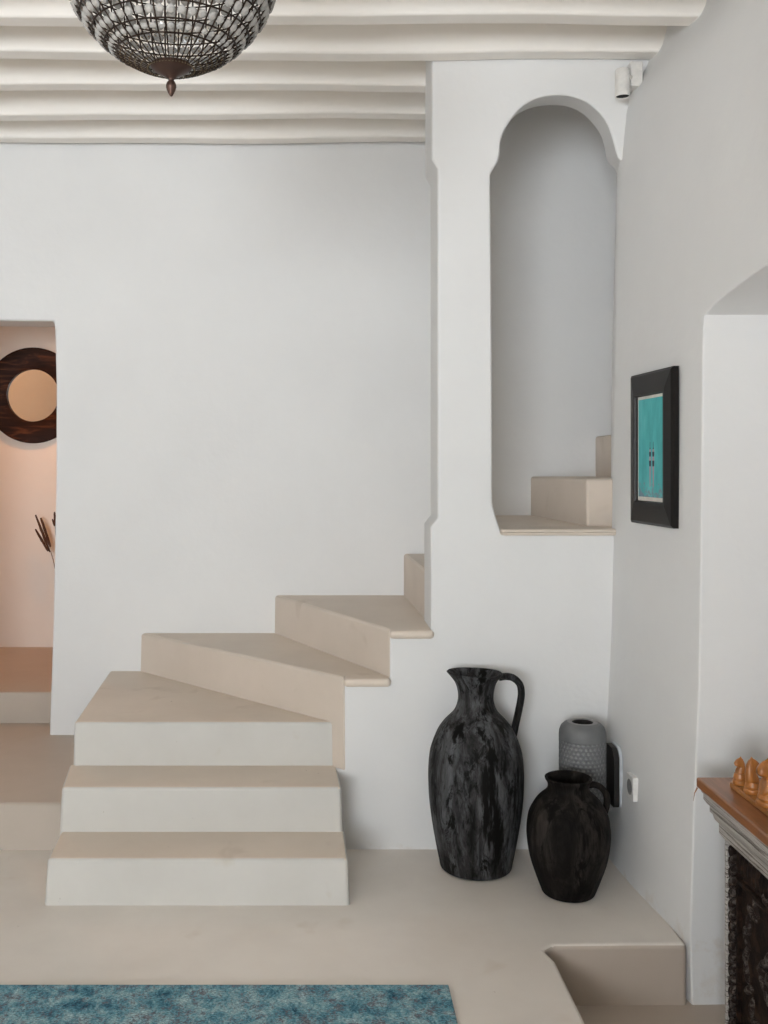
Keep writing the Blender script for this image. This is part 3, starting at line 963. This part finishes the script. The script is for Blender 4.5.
# local origin: far room-side corner of the body on the floor; x into alcove, -y towards camera
LEN, DEP = 1.46, 0.52
zt = 0.66 - LOW
bm = bmesh.new(); box(bm, -0.075, DEP, -LEN - 0.03, 0.03, zt - 0.032, zt)
link('table_top', bm, M['table_wood'], TB, bevel=0.006)
# stepped cornice under the top
bm = bmesh.new()
csec = [(-0.062, -0.032), (-0.062, -0.044), (-0.056, -0.050), (-0.056, -0.066), (-0.046, -0.080), (-0.038, -0.086), (-0.038, -0.104), (-0.030, -0.112), (-0.024, -0.128), (-0.012, -0.140), (-0.012, -0.168), (-0.004, -0.180), (0.0, -0.184)]
loops = []
for dx, dz in csec:
    loops.append([bm.verts.new(p) for p in ((dx, -dx * 0.35, zt + dz), (dx, -LEN + dx * 0.35, zt + dz), (DEP - 0.02, -LEN + dx * 0.35, zt + dz), (DEP - 0.02, -dx * 0.35, zt + dz))])
for a_, b_ in zip(loops, loops[1:]):
    for i in range(4):
        bm.faces.new((a_[i], a_[(i + 1) % 4], b_[(i + 1) % 4], b_[i]))
bm.faces.new(loops[0]); bm.faces.new(loops[-1][::-1])
q = link('cornice', bm, M['whitewash'], TB, sharp=25); q['label'] = 'worn whitewashed cornice'
zb = zt - 0.184
bm = bmesh.new(); box(bm, 0.018, DEP - 0.03, -LEN + 0.01, -0.01, 0.04, zb)
link('body', bm, M['carved_dark'], TB)
for y0, y1 in ((-0.024, -0.010), (-LEN + 0.010, -LEN + 0.024)):
    bm = bmesh.new(); box(bm, 0.0, 0.016, y0, y1, 0.0, zb)
    q = link('corner_post', bm, M['whitewash'], TB, bevel=0.003)
bm = bmesh.new(); box(bm, 0.012, DEP - 0.03, -0.002, 0.004, 0.0, zb)
link('end_panel', bm, M['carved_dark'], TB)
# twisted-leaf borders, a carved bead for every leaf
def leaf(bm, c, ry, rz, rx, tilt):
    mtx = Matrix.Translation(c) @ Matrix.Rotation(tilt, 4, 'X') @ Matrix.Diagonal((rx, ry, rz, 1))
    bmesh.ops.create_uvsphere(bm, u_segments=12, v_segments=8, radius=1.0, matrix=mtx)
def leaf_border(y):
    bm = bmesh.new()
    z = 0.06
    i = 0
    while z < zb - 0.03:
        leaf(bm, Vector((0.014, y - 0.006, z)), 0.009, 0.022, 0.013, 0.55)
        leaf(bm, Vector((0.014, y + 0.010, z + 0.016)), 0.009, 0.022, 0.013, -0.55)
        z += 0.034
    return link('carved_border', bm, M['carved_pale'], TB)
leaf_border(-0.046)
leaf_border(-LEN + 0.050)
# top rail with flutes and recessed carved panels
bm = bmesh.new()
y = -0.08
while y > -LEN + 0.08:
    leaf(bm, Vector((0.018, y, zb - 0.045)), 0.010, 0.036, 0.010, 0.0)
    y -= 0.027
link('carved_rail', bm, M['carved_dark'], TB)
def panel(y0, y1):
    bm = bmesh.new()
    box(bm, 0.004, 0.03, y1, y0, zb - 0.105, zb - 0.090)
    box(bm, 0.004, 0.03, y1, y0, 0.09, 0.105)
    box(bm, 0.004, 0.03, y0 - 0.012, y0, 0.105, zb - 0.105)
    box(bm, 0.004, 0.03, y1, y1 + 0.012, 0.105, zb - 0.105)
    p = link('carved_panel', bm, M['carved_dark'], TB, bevel=0.003)
    bm = bmesh.new()
    cy, cz = (y0 + y1) / 2, (zb + 0.02) / 2 + 0.03
    hw_, hz_ = (y0 - y1) / 2 - 0.05, zb / 2 - 0.13
    for s in range(26):
        a = 2 * PI * s / 26
        leaf(bm, Vector((0.02, cy + hw_ * math.cos(a), cz + hz_ * math.sin(a))), 0.014, 0.036, 0.014, -a + 0.5 * (-1) ** s)
    link('carved_wreath', bm, M['carved_pale'], p)
    bm = bmesh.new()
    leaf(bm, Vector((0.02, cy, cz)), 0.024, 0.024, 0.016, 0)
    for s in range(10):
        a = 2 * PI * s / 10
        leaf(bm, Vector((0.02, cy + 0.05 * math.cos(a), cz + 0.05 * math.sin(a))), 0.012, 0.036, 0.014, PI / 2 - a)
    link('carved_rosette', bm, M['carved_pale'], p)
panel(-0.085, -0.50); panel(-0.525, -0.935); panel(-0.96, -1.375)
bm = bmesh.new(); box(bm, 0.004, DEP - 0.03, -LEN, 0.0, 0.0, 0.055)
link('plinth', bm, M['carved_dark'], TB, bevel=0.006)
# splinter of loose veneer hanging at the corner
bm = bmesh.new(); tube(bm, [(-0.074, 0.022, zt - 0.032), (-0.082, 0.024, zt - 0.05), (-0.086, 0.024, zt - 0.075)], lambda t: 0.0025 * (1 - 0.8 * t), n=6)
link('loose_splinter', bm, M['table_wood'], TB)

# ------------------------------------------------------------------ chess board and pieces
CB = empty('chess_board', 'orange-brown wooden chess board lying on the console table', 'board', (1.468, 2.895, 0.665))
bm = bmesh.new(); box(bm, -0.205, 0.205, -0.205, 0.205, 0.0, 0.016)
link('board_frame', bm, M['board_wood'], CB, bevel=0.004)
bm = bmesh.new(); box(bm, -0.176, 0.176, -0.176, 0.176, 0.0155, 0.0175)
link('playing_squares', bm, M['squares'], CB)

def knight(name, label, x, y, h, face, base_r=0.0225):
    """face: +1 nose towards +x, -1 nose towards -x"""
    s = h / 0.115
    o = empty(name, label, 'chess piece', (x, y, 0.6825), 0.0, 'honey-coloured chess pieces on the board')
    bm = bmesh.new()
    br = base_r
    lathe(bm, resample([(br, 0.0), (br * 1.02, 0.006), (br, 0.012), (br * 0.86, 0.016), (br * 0.93, 0.020), (br * 0.86, 0.027), (br * 0.78, 0.034)], 4), 32, cap0=True, cap1=True)
    link('base', bm, M['chess_wood'], o)
    bm = bmesh.new()
    # side outline of a carved horse head, nose to +x
    out = [(-0.019, 0.026), (-0.021, 0.045), (-0.022, 0.065), (-0.020, 0.085), (-0.013, 0.101), (-0.007, 0.107), (-0.004, 0.115), (0.002, 0.108), (0.011, 0.103), (0.019, 0.096), (0.025, 0.087), (0.026, 0.078), (0.022, 0.071), (0.014, 0.072), (0.009, 0.068), (0.009, 0.060), (0.014, 0.049), (0.018, 0.038), (0.019, 0.026)]
    def th(z):
        return lerp_table([(0.026, 0.017), (0.05, 0.015), (0.075, 0.0125), (0.1, 0.0095), (0.115, 0.004)], z)
    n_ = len(out)
    cx = sum(p[0] for p in out) / n_; cz = sum(p[1] for p in out) / n_
    lay = []
    for t, sc in ((-1, 0.72), (-0.75, 0.93), (0, 1.0), (0.75, 0.93), (1, 0.72)):
        ring = []
        for px, pz in out:
            X = (cx + (px - cx) * sc) * s * face
            Z = 0.026 + (((cz + (pz - cz) * sc)) - 0.026) * s
            Z = max(Z, 0.0255)
            ring.append(bm.verts.new((X, t * th(pz) * s, Z)))
        lay.append(ring)
    for a_, b_ in zip(lay, lay[1:]):
        for i in range(n_):
            bm.faces.new((a_[i], a_[(i + 1) % n_], b_[(i + 1) % n_], b_[i]))
    bm.faces.new(lay[0][::-1]); bm.faces.new(lay[-1])
    hd = link('horse_head', bm, M['chess_wood'], o, sharp=80)
    return o
knight('chess_knight', 'small wooden chess knight at the far corner of the board facing left', 1.284, 3.072, 0.078, -1, 0.021)
knight('chess_knight', 'mid-sized wooden chess knight facing right, second from the far board corner', 1.287, 2.990, 0.108, 1, 0.0245)
knight('chess_knight', 'largest wooden chess knight, nearest along the board edge and facing left', 1.288, 2.885, 0.149, -1, 0.0335)

# ------------------------------------------------------------------ light
w = bpy.data.worlds.new('world')
scene.world = w
w.use_nodes = True
bg = w.node_tree.nodes['Background']
bg.inputs['Color'].default_value = (0.95, 0.97, 1.0, 1)
bg.inputs['Strength'].default_value = 0.22

def area(name, loc, target, sx, sy, energy, color):
    ld = bpy.data.lights.new(name, 'AREA')
    ld.shape = 'RECTANGLE'; ld.size = sx; ld.size_y = sy
    ld.energy = energy; ld.color = color
    o = bpy.data.objects.new(name, ld)
    COL.objects.link(o)
    o.location = loc
    o.rotation_euler = (Vector(target) - Vector(loc)).to_track_quat('-Z', 'Y').to_euler()
    return o
area('window_daylight', (-2.0, -5.2, 1.6), (-0.4, 4.4, 1.75), 3.0, 2.2, 660, (0.91, 0.96, 1.0))
sd = bpy.data.lights.new('sun', 'SUN')
sd.energy = 34.0; sd.color = (1.0, 0.93, 0.83); sd.angle = math.radians(2)
sun = bpy.data.objects.new('sun', sd); COL.objects.link(sun)
sun.rotation_euler = Vector((0.05, 0.70, -0.71)).to_track_quat('-Z', 'Y').to_euler()
sl = bpy.data.lights.new('inner_lamp', 'SPOT')
sl.energy = 66; sl.color = (1.0, 0.41, 0.13); sl.spot_size = math.radians(88); sl.spot_blend = 0.9; sl.shadow_soft_size = 0.05
so_ = bpy.data.objects.new('inner_lamp', sl); COL.objects.link(so_)
so_.location = (-1.55, 6.35, 3.0)
so_.rotation_euler = (Vector((-1.95, 7.1, 0.75)) - Vector(so_.location)).to_track_quat('-Z', 'Y').to_euler()

s2 = bpy.data.lights.new('mirror_fill_spot', 'SPOT')  # added unseen spot, brightens the wall that shows in the mirror
s2.energy = 75; s2.color = (1.0, 0.55, 0.29); s2.spot_size = math.radians(75); s2.spot_blend = 0.9; s2.shadow_soft_size = 0.05
so2 = bpy.data.objects.new('mirror_fill_spot', s2); COL.objects.link(so2)
so2.location = (-3.1, 7.0, 3.0)
so2.rotation_euler = (Vector((-2.6, 5.72, 2.1)) - Vector(so2.location)).to_track_quat('-Z', 'Y').to_euler()

# ------------------------------------------------------------------ camera
cd = bpy.data.cameras.new('camera')
cam = bpy.data.objects.new('camera', cd)
COL.objects.link(cam)
cam.location = (0, 0, CAM_Z)
cam.rotation_euler = (PI / 2, 0, 0)
cd.sensor_fit = 'VERTICAL'
cd.sensor_height = 36.0
cd.lens = 36.0 * 1000 / 1024
cd.shift_x = 62 / 1024
cd.shift_y = -46 / 1024
cd.clip_start = 0.05
scene.camera = cam

scene.view_settings.view_transform = 'Standard'
scene.view_settings.look = 'None'
scene.view_settings.exposure = -0.19
scene.view_settings.gamma = 1.0
scene.view_settings.use_curve_mapping = False
scene.cycles.use_denoising = True
scene.cycles.max_bounces = 10
scene.cycles.diffuse_bounces = 6
scene.cycles.transmission_bounces = 8
scene.cycles.sample_clamp_indirect = 4.0
